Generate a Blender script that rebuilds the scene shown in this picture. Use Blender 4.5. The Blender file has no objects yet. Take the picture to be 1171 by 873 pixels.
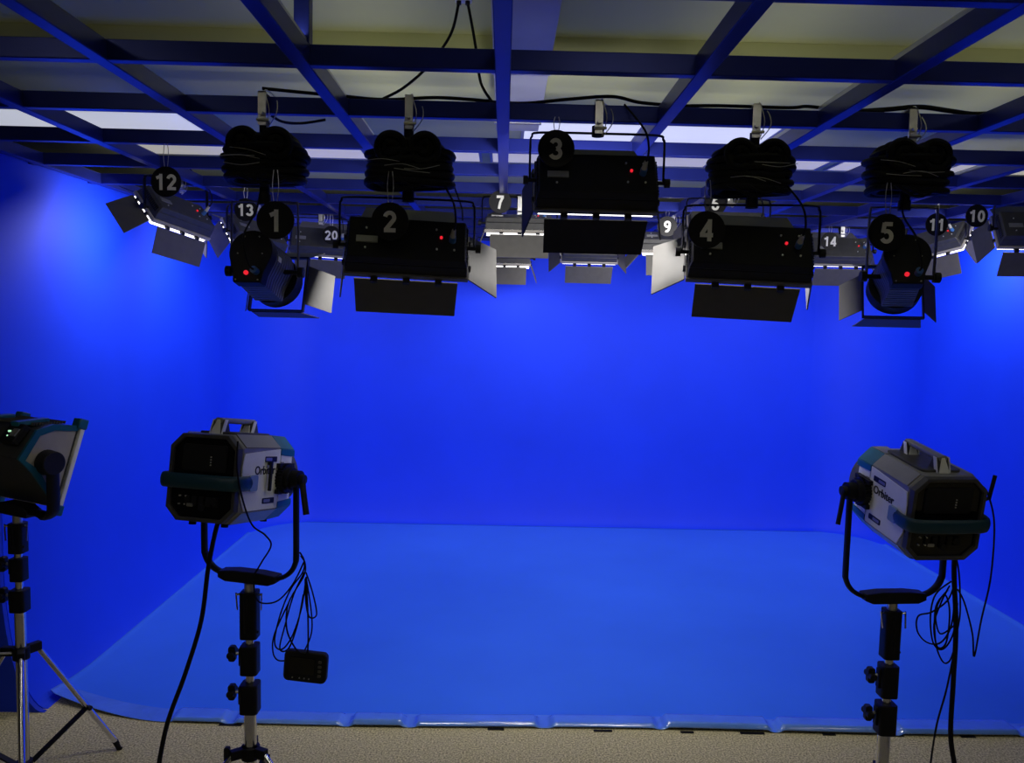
import bpy, bmesh, math, random
from mathutils import Matrix, Vector
R = math.radians
PI = math.pi
random.seed(7)
scene = bpy.context.scene
col = scene.collection

# ------------------------------------------------------------------ camera
CAM = Vector((0, 0, 2.2))
YAW, PITCH, ROLL, F = .0121, .080, .0224, 905.0


def cam_axes():
    fw = Vector((math.sin(YAW) * math.cos(PITCH), math.cos(YAW) * math.cos(PITCH), -math.sin(PITCH)))
    r = Vector((math.cos(YAW), -math.sin(YAW), 0))
    u = r.cross(fw)
    r2 = r * math.cos(ROLL) + u * math.sin(ROLL)
    u2 = u * math.cos(ROLL) - r * math.sin(ROLL)
    return r2, u2, fw


RX, UP, FW = cam_axes()
cd = bpy.data.cameras.new('camera')
cd.sensor_width = 36
cd.lens = F / 1171 * 36
cd.clip_start = .05
cam = bpy.data.objects.new('camera', cd)
col.objects.link(cam)
m3 = Matrix((RX, UP, -FW)).transposed()
cam.matrix_world = Matrix.Translation(CAM) @ m3.to_4x4()
scene.camera = cam


def at(px, py, Y):
    """point of the room at depth Y that the photograph shows at px, py"""
    d = FW * F + RX * (px - 585.5) - UP * (py - 436.5)
    return CAM + d * (Y / d.y)


# ------------------------------------------------------------------ world, exposure
scene.view_settings.view_transform = 'Standard'
scene.view_settings.look = 'None'
scene.view_settings.exposure = 0.17
scene.view_settings.gamma = 1.0
scene.view_settings.use_curve_mapping = False
w = bpy.data.worlds.new('world')
scene.world = w
w.use_nodes = True
w.node_tree.nodes['Background'].inputs[0].default_value = (.02, .025, .04, 1)
w.node_tree.nodes['Background'].inputs[1].default_value = .3
ADDED_UPLIGHT_W = 1.7  # watts of each strip added to brighten the ceiling
PANEL_W = 9.0          # watts of each lit studio panel
SPOT_W = 16.0
ROOM_EMIT = 5.0        # added ceiling lights that brighten the dim room side


# ------------------------------------------------------------------ materials
def mat(name, rgb, rough=.5, metal=0., emit=None, es=0., ior=1.5, spec=.5, noise=None, bump=None, coat=0., tint=None):
    m = bpy.data.materials.new(name)
    m.use_nodes = True
    nt = m.node_tree
    b = nt.nodes['Principled BSDF']
    b.inputs['Base Color'].default_value = (*rgb, 1)
    b.inputs['Roughness'].default_value = rough
    b.inputs['Metallic'].default_value = metal
    b.inputs['IOR'].default_value = ior
    b.inputs['Specular IOR Level'].default_value = spec
    b.inputs['Coat Weight'].default_value = coat
    if emit:
        b.inputs['Emission Color'].default_value = (*emit, 1)
        b.inputs['Emission Strength'].default_value = es
    if tint:
        b.inputs['Specular Tint'].default_value = (*tint, 1)
    tc = nt.nodes.new('ShaderNodeTexCoord')
    if noise:
        sc, amt = noise
        n = nt.nodes.new('ShaderNodeTexNoise')
        n.inputs['Scale'].default_value = sc
        n.inputs['Detail'].default_value = 4
        nt.links.new(tc.outputs['Object'], n.inputs['Vector'])
        mr = nt.nodes.new('ShaderNodeMapRange')
        mr.inputs['From Min'].default_value = .3
        mr.inputs['From Max'].default_value = .7
        mr.inputs['To Min'].default_value = 1 - amt
        mr.inputs['To Max'].default_value = 1 + amt
        nt.links.new(n.outputs['Fac'], mr.inputs['Value'])
        mx = nt.nodes.new('ShaderNodeVectorMath')
        mx.operation = 'SCALE'
        mx.inputs[0].default_value = rgb
        nt.links.new(mr.outputs[0], mx.inputs['Scale'])
        nt.links.new(mx.outputs[0], b.inputs['Base Color'])
    if bump:
        sc, st, dist = bump
        n = nt.nodes.new('ShaderNodeTexNoise')
        n.inputs['Scale'].default_value = sc
        n.inputs['Detail'].default_value = 3
        nt.links.new(tc.outputs['Object'], n.inputs['Vector'])
        bp = nt.nodes.new('ShaderNodeBump')
        bp.inputs['Strength'].default_value = st
        bp.inputs['Distance'].default_value = dist
        nt.links.new(n.outputs['Fac'], bp.inputs['Height'])
        nt.links.new(bp.outputs['Normal'], b.inputs['Normal'])
    return m


M = dict(
    cyc=mat('chroma_blue_paint', (.005, .046, .86), .62, noise=(1.2, .05), spec=.25),
    cyc_shaded=mat('chroma_blue_shaded', (.008, .036, .55), .6, spec=.25, noise=(1.5, .05)),  # same blue paint, with the return panel's shade put into the colour
    mat=mat('blue_vinyl', (.042, .17, .80), .17, noise=(.9, .06), bump=(3., .05, .02), spec=1.0),
    film=mat('clear_edge_film', (.10, .24, .72), .09, spec=1.0, coat=1., noise=(5, .1), bump=(22, .35, .01)),
    carpet=mat('beige_carpet', (.47, .415, .235), .95, noise=(110, .7), bump=(240, .35, .004), spec=.1),
    wall=mat('dim_wall_paint', (.10, .10, .09), .8, noise=(3, .1)),
    ceil=mat('cream_ceiling', (.64, .66, .34), .8, noise=(.8, .07)),
    duct=mat('pale_duct_metal', (.55, .56, .62), .45, noise=(4, .05)),
    beam=mat('bounce_blue_steel_tube', (.011, .017, .16), .32, ior=2.1, tint=(.12, .15, .5), noise=(6, .12)),  # blue bounce light from the stage is put into base colour and tint
    alu=mat('aluminium', (.62, .62, .62), .4, 1.0, noise=(20, .06)),
    chrome=mat('chrome_steel', (.75, .75, .78), .16, 1.0, noise=(30, .04)),
    zinc=mat('zinc_plate', (.7, .7, .68), .35, .9, noise=(40, .1)),
    black=mat('black_metal', (.005, .005, .009), .5, spec=.25, noise=(30, .2)),
    plastic=mat('black_plastic', (.009, .009, .013), .5, spec=.3, noise=(60, .2)),
    rubber=mat('black_rubber', (.005, .005, .008), .6, spec=.2, noise=(60, .2)),
    charcoal=mat('charcoal_lamp_body', (.05, .05, .052), .5, noise=(25, .15)),
    grey=mat('grey_lamp_metal', (.10, .095, .085), .5, noise=(20, .08)),
    dgrey=mat('dark_grey_lamp_metal', (.06, .058, .055), .5, noise=(20, .08)),
    lip=mat('pale_lamp_edge', (.42, .39, .34), .5, noise=(20, .05)),
    rib=mat('ribbed_grey_metal', (.16, .17, .20), .4, .3, noise=(15, .1)),
    white=mat('off_white_enamel', (.90, .92, .90), .4, noise=(20, .03)),
    steel=mat('mid_grey_enamel', (.27, .27, .27), .4, .2, noise=(20, .05)),
    tealdark=mat('dark_teal_plastic', (.006, .045, .08), .4, noise=(30, .06)),
    teal=mat('teal_plastic', (.010, .13, .21), .35, noise=(30, .06)),
    clear=mat('pale_blue_plastic', (.25, .36, .55), .25, noise=(30, .05)),
    sign=mat('black_sign_board', (.005, .005, .008), .5, spec=.25, noise=(40, .1)),
    num=mat('white_numeral', (.80, .80, .78), .5, noise=(60, .03)),
    plate=mat('silver_nameplate', (.35, .35, .35), .35, .5, noise=(60, .05)),
    plugb=mat('blue_plug', (.05, .16, .5), .4, noise=(60, .05)),
    plugw=mat('grey_plug', (.45, .45, .45), .4, noise=(60, .05)),
    screen=mat('dark_glass', (.004, .004, .006), .12, noise=(10, .1)),
    red=mat('red_indicator', (.3, .0, .0), .4, emit=(1, .02, .04), es=.7, noise=(10, .1)),
    dot=mat('bright_screw', (.85, .85, .85), .3, .6, noise=(10, .05)),
    green=mat('green_indicator', (.1, .3, .1), .4, emit=(.5, 1, .6), es=.8, noise=(10, .1)),
    led=mat('lit_led_diffuser', (.9, .9, .9), .5, emit=(1, .97, .9), es=2.6, noise=(10, .02)),
    off=mat('unlit_led_diffuser', (.5, .5, .5), .5, noise=(10, .02)),
    lens=mat('lamp_lens', (.05, .05, .06), .1, coat=.5, noise=(10, .05)),
)


# ------------------------------------------------------------------ mesh builder
class MB:
    def __init__(s, m=None):
        s.bm = bmesh.new()
        s.m = m or Matrix()

    def v(s, p):
        return s.bm.verts.new(s.m @ Vector(p))

    def face(s, vs):
        try:
            return s.bm.faces.new(vs)
        except ValueError:
            return None

    def hexa(s, a, b):
        """two quads a, b (4 points each, same order)"""
        A = [s.v(p) for p in a]
        B = [s.v(p) for p in b]
        s.face(A[::-1])
        s.face(B)
        for i in range(4):
            j = (i + 1) % 4
            s.face([A[i], A[j], B[j], B[i]])
        return s

    def box(s, c, d, rot=None):
        x, y, z = d[0] / 2, d[1] / 2, d[2] / 2
        q = lambda zz: [Vector(p) for p in ((-x, -y, zz), (x, -y, zz), (x, y, zz), (-x, y, zz))]
        f = lambda p: (rot @ p if rot else p) + Vector(c)
        return s.hexa([f(p) for p in q(-z)], [f(p) for p in q(z)])

    def rbox(s, c, d, r, axis='y', n=4):
        """box with rounded corners seen along the axis"""
        pts = []
        a, b = {'y': (d[0], d[2]), 'x': (d[1], d[2]), 'z': (d[0], d[1])}[axis]
        t = {'y': d[1], 'x': d[0], 'z': d[2]}[axis]
        for (sx, sz, a0) in ((1, 1, 0), (-1, 1, 90), (-1, -1, 180), (1, -1, 270)):
            for k in range(n + 1):
                an = R(a0 + 90 * k / n)
                pts.append((sx * (a / 2 - r) + r * math.cos(an), sz * (b / 2 - r) + r * math.sin(an)))
        if axis == 'y':
            P = [(c[0] + u, c[1] - t / 2, c[2] + w_) for u, w_ in pts]
            e = (0, t, 0)
        elif axis == 'x':
            P = [(c[0] - t / 2, c[1] + u, c[2] + w_) for u, w_ in pts]
            e = (t, 0, 0)
        else:
            P = [(c[0] + u, c[1] + w_, c[2] - t / 2) for u, w_ in pts]
            e = (0, 0, t)
        return s.prism(P, e)

    def prism(s, pts, e):
        e = Vector(e)
        A = [s.v(p) for p in pts]
        B = [s.v(Vector(p) + e) for p in pts]
        s.face(A[::-1])
        s.face(B)
        n = len(pts)
        for i in range(n):
            j = (i + 1) % n
            s.face([A[i], A[j], B[j], B[i]])
        return s

    def cyl(s, a, b, r0, r1=None, n=16):
        a, b = Vector(a), Vector(b)
        r1 = r0 if r1 is None else r1
        d = (b - a).normalized()
        u = d.orthogonal().normalized()
        v_ = d.cross(u)
        A, B = [], []
        for i in range(n):
            t = 2 * PI * i / n
            o = u * math.cos(t) + v_ * math.sin(t)
            A.append(s.v(a + o * r0))
            B.append(s.v(b + o * r1))
        s.face(A[::-1])
        s.face(B)
        for i in range(n):
            j = (i + 1) % n
            s.face([A[i], A[j], B[j], B[i]])
        return s

    def ring(s, a, b, r_out, r_in, n=32):
        """short open ring from a to b"""
        a, b = Vector(a), Vector(b)
        d = (b - a).normalized()
        u = d.orthogonal().normalized()
        v_ = d.cross(u)
        L = [[], [], [], []]
        for i in range(n):
            t = 2 * PI * i / n
            o = u * math.cos(t) + v_ * math.sin(t)
            for k, (c, r) in enumerate(((a, r_out), (b, r_out), (b, r_in), (a, r_in))):
                L[k].append(s.v(c + o * r))
        for i in range(n):
            j = (i + 1) % n
            for k in range(4):
                k2 = (k + 1) % 4
                s.face([L[k][i], L[k][j], L[k2][j], L[k2][i]])
        return s

    def tube(s, pts, r, n=8, closed=False, smooth=6, flat=None):
        P = [Vector(p) for p in pts]
        if smooth:
            P = spline(P, smooth, closed)
        N = len(P)
        rings = []
        up = None
        for i in range(N):
            if closed:
                d = P[(i + 1) % N] - P[i - 1]
            else:
                d = P[min(i + 1, N - 1)] - P[max(i - 1, 0)]
            d.normalize()
            if up is None:
                up = Vector(flat) if flat else d.orthogonal()
            up = (up - d * up.dot(d)).normalized()
            sd = d.cross(up)
            ru, rs = (r, r) if not isinstance(r, tuple) else r
            rings.append([s.v(P[i] + up * (math.cos(2 * PI * k / n) * ru) + sd * (math.sin(2 * PI * k / n) * rs)) for k in range(n)])
        for i in range(N if closed else N - 1):
            a, b = rings[i], rings[(i + 1) % N]
            for k in range(n):
                s.face([a[k], a[(k + 1) % n], b[(k + 1) % n], b[k]])
        if not closed:
            s.face(rings[0][::-1])
            s.face(rings[-1])
        return s

    def build(s, name, material, parent=None, bevel=0., label=None, ang=40):
        bmesh.ops.recalc_face_normals(s.bm, faces=s.bm.faces)
        me = bpy.data.meshes.new(name)
        s.bm.to_mesh(me)
        s.bm.free()
        me.materials.append(M[material] if isinstance(material, str) else material)
        me.polygons.foreach_set('use_smooth', [True] * len(me.polygons))
        me.set_sharp_from_angle(angle=R(ang))
        o = bpy.data.objects.new(name, me)
        col.objects.link(o)
        o.parent = parent
        if bevel:
            b = o.modifiers.new('bevel', 'BEVEL')
            b.width = bevel
            b.segments = 2
            b.limit_method = 'ANGLE'
        if label:
            o['label'] = label
        return o


def spline(P, k, closed):
    out = []
    N = len(P)
    for i in range(N if closed else N - 1):
        if closed:
            a, b, c, d = P[i - 1], P[i], P[(i + 1) % N], P[(i + 2) % N]
        else:
            a, b, c, d = P[max(i - 1, 0)], P[i], P[i + 1], P[min(i + 2, N - 1)]
        for j in range(k):
            t = j / k
            out.append(.5 * ((2 * b) + (c - a) * t + (2 * a - 5 * b + 4 * c - d) * t * t + (3 * b - a - 3 * c + d) * t ** 3))
    if not closed:
        out.append(P[-1])
    return out


def thing(name, label, cat, loc=(0, 0, 0), rz=0, group=None):
    o = bpy.data.objects.new(name, None)
    o.empty_display_size = .1
    col.objects.link(o)
    o.location = loc
    o.rotation_euler = (0, 0, rz)
    o['label'] = label
    o['category'] = cat
    if group:
        o['group'] = group
    return o


def tag(o, label, cat, group=None, kind=None):
    o['label'] = label
    o['category'] = cat
    if group:
        o['group'] = group
    if kind:
        o['kind'] = kind
    return o


def struct(o):
    o['kind'] = 'structure'
    return o


def text_obj(txt, name, size, matx, material, parent, off=0.0, ext=.0015, shear=0):
    cu = bpy.data.curves.new(name + '_curve', 'FONT')
    cu.body = txt
    cu.size = size
    cu.align_x = 'CENTER'
    cu.align_y = 'CENTER'
    cu.extrude = ext
    cu.offset = off
    cu.shear = shear
    cu.resolution_u = 4
    t = bpy.data.objects.new('tmp', cu)
    col.objects.link(t)
    dg = bpy.context.evaluated_depsgraph_get()
    me = bpy.data.meshes.new_from_object(t.evaluated_get(dg))
    bpy.data.objects.remove(t)
    me.name = name
    me.transform(matx)
    me.materials.clear()
    me.materials.append(M[material])
    o = bpy.data.objects.new(name, me)
    col.objects.link(o)
    o.parent = parent
    return o


# ------------------------------------------------------------------ the setting
XL, XR, YB, YF = -2.68, 4.06, 8.42, 4.22      # faces of the blue walls
CA, CB = .22, .85                            # cove depth and height
TOP = 3.03


def cove_z(d):
    """height of the cove at distance d in front of the wall face"""
    if d >= CA:
        return 0.
    s = 1 - max(d, 0) / CA
    return CB * (1 - math.sqrt(max(0, 1 - s * s)))


MB().box((.6, 3.6, -.05), (12.4, 14, .1)).build('floor', 'carpet')
struct(bpy.data.objects['floor'])
struct(MB().box((-5.05 - .5, 3.6, 1.8), (.1, 14, 3.7)).build('wall_west', 'wall'))
struct(MB().box((6.75, 3.6, 1.8), (.1, 14, 3.7)).build('wall_east', 'wall'))
struct(MB().box((.6, 10.65, 1.8), (12.4, .1, 3.7)).build('wall_north', 'wall'))
struct(MB().box((.6, -3.45, 1.8), (12.4, .1, 3.7)).build('wall_south', 'wall'))
CZ = 3.6
struct(MB().box((.6, 3.6, CZ + .06), (12.4, 14.2, .12)).build('ceiling', 'ceil'))
# dropped bulkhead across the room
struct(MB().box((.6, 4.62, CZ - .075), (12.2, 1.12, .149)).build('trim_1', 'ceil'))

# cyclorama: one sweep of the wall profile along a U with rounded corners
prof = []
NC = 14
for i in range(NC + 1):
    t = PI / 2 * i / NC
    prof.append((CA * (1 - math.sin(t)), CB * (1 - math.cos(t))))
for z in (1.1, 1.5, 2.0, 2.5, TOP):
    prof.append((0, z))
RC = .75


def path_pts():
    left = [((XL, YF + (YB - RC - YF) * k / 8), (1, 0)) for k in range(9)]
    c1 = [((XL + RC - RC * math.cos(a), YB - RC + RC * math.sin(a)), (math.cos(a), -math.sin(a)))
          for a in [PI / 2 * k / 16 for k in range(17)]]
    back = [((XL + RC + (XR - XL - 2 * RC) * k / 8, YB), (0, -1)) for k in range(9)]
    c2 = [((XR - RC + RC * math.sin(a), YB - RC + RC * math.cos(a)), (-math.sin(a), -math.cos(a)))
          for a in [PI / 2 * k / 16 for k in range(17)]]
    right = [((XR, YB - RC - (YB - RC - YF) * k / 8), (-1, 0)) for k in range(9)]
    return left, c1[1:-1] + back, [], c2, right


def cyc_part(name, pts, thick=.06):
    b = MB()
    rows = []
    n = len(prof)
    for (p, nrm) in pts:
        inner = [b.v((p[0] + nrm[0] * o, p[1] + nrm[1] * o, z)) for (o, z) in prof]
        outer = [b.v((p[0] - nrm[0] * thick, p[1] - nrm[1] * thick, TOP)), b.v((p[0] - nrm[0] * thick, p[1] - nrm[1] * thick, 0))]
        rows.append(inner + outer)
    for i in range(len(rows) - 1):
        A, B = rows[i], rows[i + 1]
        m = len(A)
        for k in range(m):
            b.face([A[k], B[k], B[(k + 1) % m], A[(k + 1) % m]])
    b.face(rows[0])
    b.face(rows[-1][::-1])
    return struct(b.build(name, 'cyc', ang=35))


L_, C1, _, C2, R_ = path_pts()
left_end = (((XL, YB - RC)), (1, 0))
cyc_part('wall_left', L_)
cyc_part('wall_back', [L_[-1]] + C1 + C2)
cyc_part('wall_right', [C2[-1]] + R_[1:])

# aluminium rails that cap the three blue walls
struct(MB().box((XL - .02, (YF + YB) / 2, TOP + .02), (.09, YB - YF + .1, .04)).build('trim_2', 'alu'))
struct(MB().box(((XL + XR) / 2, YB + .02, TOP + .02), (XR - XL - .1, .09, .04)).build('trim_3', 'alu'))
struct(MB().box((XR + .02, (YF + YB) / 2, TOP + .02), (.09, YB - YF + .1, .04)).build('trim_4', 'alu'))

# blue return panel at the left front end, cut to the wall's profile
P = [(-4.4, YF - .012, 0)] + [(XL + o + .004, YF - .012, z) for (o, z) in prof] + [(-4.4, YF - .012, TOP)]
struct(MB().prism(P, (0, -.03, 0)).build('trim_5', 'cyc_shaded'))


# ------------------------------------------------------------------ vinyl floor sheet
def build_sheet():
    b = MB()
    x0, x1 = -2.50, 3.885
    xs = [x0 + (x1 - x0) * i / 520 for i in range(521)]
    ys = [0, .004, .010, .018, .028, .04, .052, .064, .078, .092, .108, .124, .14, .16, .18, .2, .24, .3, .4, .55, .75, 1., 1.4, 1.9, 2.4, 2.9, 3.4, 3.7, 3.85, 3.95, 4.02, 4.08, 4.13, 4.16]
    rnd = random.Random(3)
    cells = []
    x = -1.75
    while x < 3.9:
        wd = 1.25 * rnd.choice((.17, .25, .36, .55, .48, .3))
        cells.append((x, x + wd, rnd.uniform(.020, .038) if rnd.random() < .85 else .003, rnd.uniform(.09, .15)))
        x += wd + rnd.uniform(.01, .05)
    grid = []
    for x in xs:
        row = []
        # the front edge runs a little back at the far left
        fy = 4.085 + .012 * math.sin(x * 2.1) + (0.26 * max(0, (-1.75 - x) / .82) ** 1.6)
        for dy in ys:
            y = fy + dy * (8.225 - fy) / 4.16
            z = .006
            z = max(z, cove_z(x - XL) + .006, cove_z(XR - x) + .006, cove_z(YB - y) + .006)
            if dy < .22:
                for (a, c, h, dep) in cells:
                    if a <= x <= c:
                        u = min(x - a, c - x) / .032
                        v_ = min(dy + .010, dep - dy) / .026
                        if v_ > 0:
                            q = min(1, u) * min(1, v_)
                            z += h * (q * q * (3 - 2 * q))
                        break
            # lifted front left corner
            cl = max(0, (-1.85 - x) / .72) ** 1.5 * max(0, 1 - dy / .55) ** 2
            z += .05 * cl
            row.append(b.v((x, y, z)))
        grid.append(row)
    for i in range(len(xs) - 1):
        for j in range(len(ys) - 1):
            b.face([grid[i][j], grid[i + 1][j], grid[i + 1][j + 1], grid[i][j + 1]])
    o = b.build('floor_sheet', 'mat', ang=60)
    o.data.materials.append(M['film'])
    nj = len(ys) - 1
    for k_, pl in enumerate(o.data.polygons):
        if ys[k_ % nj] < .135:
            pl.material_index = 1
    so = o.modifiers.new('solid', 'SOLIDIFY')
    so.thickness = .003
    so.offset = 1
    tag(o, 'glossy blue vinyl sheet covering the stage floor, wrinkled along its front edge', 'floor covering')


build_sheet()
for i, (px, wd) in enumerate([(262, .12), (690, .10), (862, .13), (1025, .10), (950, .07), (567, .09), (1110, .08), (787, .07)]):
    p = at(px, 833, 4.06)
    o = MB().box((0, 0, 0), (wd, .02, .004)).build('tape_strip', 'rubber', bevel=.001)
    o.location = (p.x, 4.078, .0025)
    tag(o, 'short black tape strip under the front edge of the blue floor sheet', 'tape', 'tape strips along the blue sheet')

# ------------------------------------------------------------------ ceiling lights, duct
def ceiling_light(x0, x1, y0, y1, z, e, c, label, group):
    t = thing('ceiling_light', label, 'ceiling light', ((x0 + x1) / 2, (y0 + y1) / 2, z), 0, group)
    hx, hy = (x1 - x0) / 2, (y1 - y0) / 2
    b = MB()
    for (cx, cy, dx, dy) in ((0, -hy + .012, 2 * hx, .024), (0, hy - .012, 2 * hx, .024), (-hx + .012, 0, .024, 2 * hy - .048), (hx - .012, 0, .024, 2 * hy - .048)):
        b.box((cx, cy, -.006), (dx, dy, .012))
    b.build('frame', 'duct', t)
    m = mat('lit_ceiling_panel', (.8, .8, .8), .6, emit=c, es=e, noise=(3, .05))
    MB().box((0, 0, -.004), (2 * hx - .05, 2 * hy - .05, .006)).build('diffuser', m, t)


cool, warm = (.80, .84, 1.0), (1, .95, .78)
GA = 'bright ceiling lights above the blue stage'
ceiling_light(-3.22, -2.32, 5.72, 6.36, CZ, .50, cool, 'cool white ceiling light seen left of the first cable coil', GA)
ceiling_light(-4.35, -3.40, 5.72, 6.36, CZ, .50, cool, 'cool white ceiling light cut by the left edge of the frame', GA)
ceiling_light(.10, .98, 5.72, 6.42, CZ, .62, cool, 'bright ceiling light just behind number sign 3', GA)
ceiling_light(1.03, 1.98, 5.72, 6.42, CZ, .62, cool, 'bright ceiling light above and left of the coil over lamp 4', GA)
GB = 'dim cream ceiling lights in the rear row'
lab = {-3.15: 'cream ceiling light above number sign 12', -2.15: 'cream ceiling light hidden mostly by the coil over lamp 1',
       -1.15: 'cream ceiling light between the coils over lamps 1 and 2', -.15: 'cream ceiling light behind the centre beam',
       .85: 'cream ceiling light behind lamp 3', 1.85: 'cream ceiling light behind the coil over lamp 4',
       2.85: 'cream ceiling light left of the coil over lamp 5', 3.85: 'cream ceiling light right of the coil over lamp 5'}
for x, l in lab.items():
    ceiling_light(x, x + .93, 6.72, 7.25, CZ, .30, warm, l, GB)
ceiling_light(4.3, 5.2, 5.9, 6.5, CZ, .5, cool, 'cool ceiling light cut by the right edge of the frame', GA)
# added ceiling lights for the dim room side (unseen, above and behind the camera)
for x in (-2.4, .6, 3.6):
    for y in (.6, -1.8):
        ceiling_light(x - .3, x + .3, y - .3, y + .3, CZ, ROOM_EMIT, (1, .93, .78), 'added square ceiling light, out of view over the carpeted side of the studio', 'added square ceiling lights over the carpet')

t = thing('air_duct', 'flat pale grey duct running below the ceiling along the centre', 'duct', (.06, 3.0, 3.4))
MB().box((0, 0, .03), (.27, 4.4, .06)).build('duct_body', 'duct', t, bevel=.004)
for y in (-1.2, -.1, 1.0, 2.0):
    MB().box((0, y, .03), (.29, .03, .068)).build('duct_flange', 'zinc', t)
    for s in (-1, 1):
        MB().cyl((s * .11, y, .06), (s * .11, y, .2 if y > -.2 + 0 and y < 2.3 and not (0.9 < y < 1.1) else .2), .004, n=6).build('hanger_wire', 'zinc', t)

# ------------------------------------------------------------------ steel grid
GZ = 3.0
grid = thing('lighting_grid', 'black steel tube grid hanging under the ceiling over the blue stage', 'lighting grid', (0, 2, GZ))
ROWS = [2.0 + .635 * k for k in range(11)]
COLS = [-.02 + .65 * k for k in range(-4, 7)]
for y in ROWS:
    MB().box(((XL + XR) / 2, y - 2 + .02, .033), (XR - XL + .16, .042, .066)).build('cross_beam', 'beam', grid, bevel=.003)
for x in COLS:
    MB().box((x, (1.2 + 8.44) / 2 - 2, .031), (.052, 7.24, .066)).build('long_beam', 'beam', grid, bevel=.003)
for (x, y) in [(COLS[3], ROWS[1])]:
    zt = CZ - .15 - GZ if 4.1 < y < 5.2 else CZ - GZ
    MB().box((x, y - 2 + .02, (zt + .066) / 2), (.05, .05, zt - .066)).build('hanger_post', 'beam', grid, bevel=.003)


for k_, xs_ in ((3, 'left of the centre beam'), (6, 'right of the centre beam'), (8, 'near the right end of the grid')):  # added strips, hidden above the beams, that brighten the ceiling
    t = thing('added_uplight_strip', 'slim light strip added to brighten the ceiling, on top of the grid beam ' + xs_, 'light strip', (COLS[k_], 3.2, GZ + .066), 0, 'added upward light strips on the grid')
    MB().rbox((0, 0, .010), (.034, 3.4, .020), .004, axis='y').build('strip_housing', 'alu', t)
    MB().box((0, 0, .021), (.024, 3.38, .004)).build('diffuser', 'off', t)
    ld = bpy.data.lights.new('ceiling_fill_light', 'AREA')
    ld.shape = 'RECTANGLE'
    ld.size, ld.size_y = .024, 3.3
    ld.energy = ADDED_UPLIGHT_W
    ld.color = (1, .98, .80)
    lo = bpy.data.objects.new('ceiling_fill_light', ld)
    col.objects.link(lo)
    lo.parent = t
    lo.location = (0, 0, .026)
    lo.rotation_euler = (PI, 0, 0)


# ------------------------------------------------------------------ hanging number signs
def arc(cx, cy, rx, ry, a0, a1, n=10):
    return [(cx + rx * math.cos(R(a0 + (a1 - a0) * i / n)), cy + ry * math.sin(R(a0 + (a1 - a0) * i / n))) for i in range(n + 1)]


DIG = {
    '0': [arc(.31, .5, .21, .40, 0, 360, 24)],
    '1': [[(.36, 0), (.36, 1)], [(.36, .86), (.08, .74)]],
    '2': [arc(.30, .68, .21, .22, 170, -25, 12) + [(.13, .14)], [(.04, .1), (.58, .1)]],
    '3': [arc(.28, .70, .20, .20, 160, -80, 12), arc(.28, .31, .23, .21, 80, -160, 12)],
    '4': [[(.44, 0), (.44, 1)], [(.44, .92), (.08, .32)], [(.0, .28), (.60, .28)]],
    '5': [[(.54, .9), (.16, .9)], [(.17, .96), (.12, .50)], arc(.29, .34, .22, .24, 128, -155, 14)],
    '6': [arc(.31, .31, .20, .21, 0, 360, 20), arc(.36, .34, .25, .56, 178, 68, 10)],
    '7': [[(.04, .9), (.58, .9)], [(.50, .86), (.32, .5), (.22, 0)]],
    '8': [arc(.31, .71, .18, .19, 0, 360, 20), arc(.31, .30, .21, .20, 0, 360, 20)],
    '9': [arc(.31, .69, .20, .21, 0, 360, 20), arc(.26, .66, .25, .56, -2, -112, 10)],
}


def numeral(txt, h, mx, parent):
    b = MB(mx)
    wd = .19
    tot = .62 * len(txt) + .10 * (len(txt) - 1)
    layer = 0
    for i, ch in enumerate(txt):
        ox = -tot / 2 + i * .72
        for L in DIG[ch]:
            z0 = .0010 + .0001 * layer
            layer += 1
            n = len(L)
            fr = []
            for k, p_ in enumerate(L):
                q0_, q1_ = L[max(k - 1, 0)], L[min(k + 1, n - 1)]
                d = Vector((q1_[0] - q0_[0], q1_[1] - q0_[1]))
                d.normalize()
                nx, ny = -d.y * wd / 2, d.x * wd / 2
                fr.append([b.v(((p_[0] + sg * nx + ox) * h, (p_[1] + sg * ny - .5) * h, zz)) for sg, zz in ((1, -.001), (-1, -.001), (-1, z0), (1, z0))])
            b.face(fr[0])
            b.face(fr[-1][::-1])
            for A_, B_ in zip(fr, fr[1:]):
                for k in range(4):
                    b.face([A_[k], A_[(k + 1) % 4], B_[(k + 1) % 4], B_[k]])
    return b.build('numeral', 'num', parent, ang=30)


def number_sign(px, py, Y, txt, label, r=.073, wire=.10, size=.118, yaw=0):
    far = Y > 4
    if far:
        Y = min(ROWS, key=lambda r_: abs(r_ - Y))
    p = at(px, py, Y)
    if far:
        wire = GZ - p.z - r + .002
    t = thing('number_sign', label, 'number sign', p, R(-yaw), 'hanging number signs')
    MB().cyl((0, -.003, 0), (0, .003, 0), r, n=40).build('sign_board', 'sign', t, bevel=.001)
    for s in (-1, 1):
        MB().tube([(s * .006, 0, r - .01), (s * .012, .002, r + wire * .5), (s * .007, .004, r + wire)], .0016, n=5, smooth=3).build('wire', 'zinc', t)
    mx = Matrix.Translation((0, -.0045, -.002)) @ Matrix.Rotation(PI / 2, 4, 'X')
    numeral(txt, size * .72 * (1 if len(txt) == 1 else .9), mx, t)
    return t


def silver_clamp(b_clamp, z0, z1):
    """plate clamp hooked over a grid beam"""
    b_clamp.box((0, -.032, (z0 + z1) / 2), (.032, .006, z1 - z0))
    b_clamp.box((0, .0, z1 - .003), (.032, .07, .006))
    b_clamp.box((0, .032, z1 - .04), (.032, .006, .08))
    b_clamp.cyl((-.02, -.04, z0 + .02), (.03, -.04, z0 + .02), .006, n=8)
    b_clamp.cyl((0, -.035, z0 + .045), (0, -.055, z0 + .045), .009, n=8)


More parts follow.
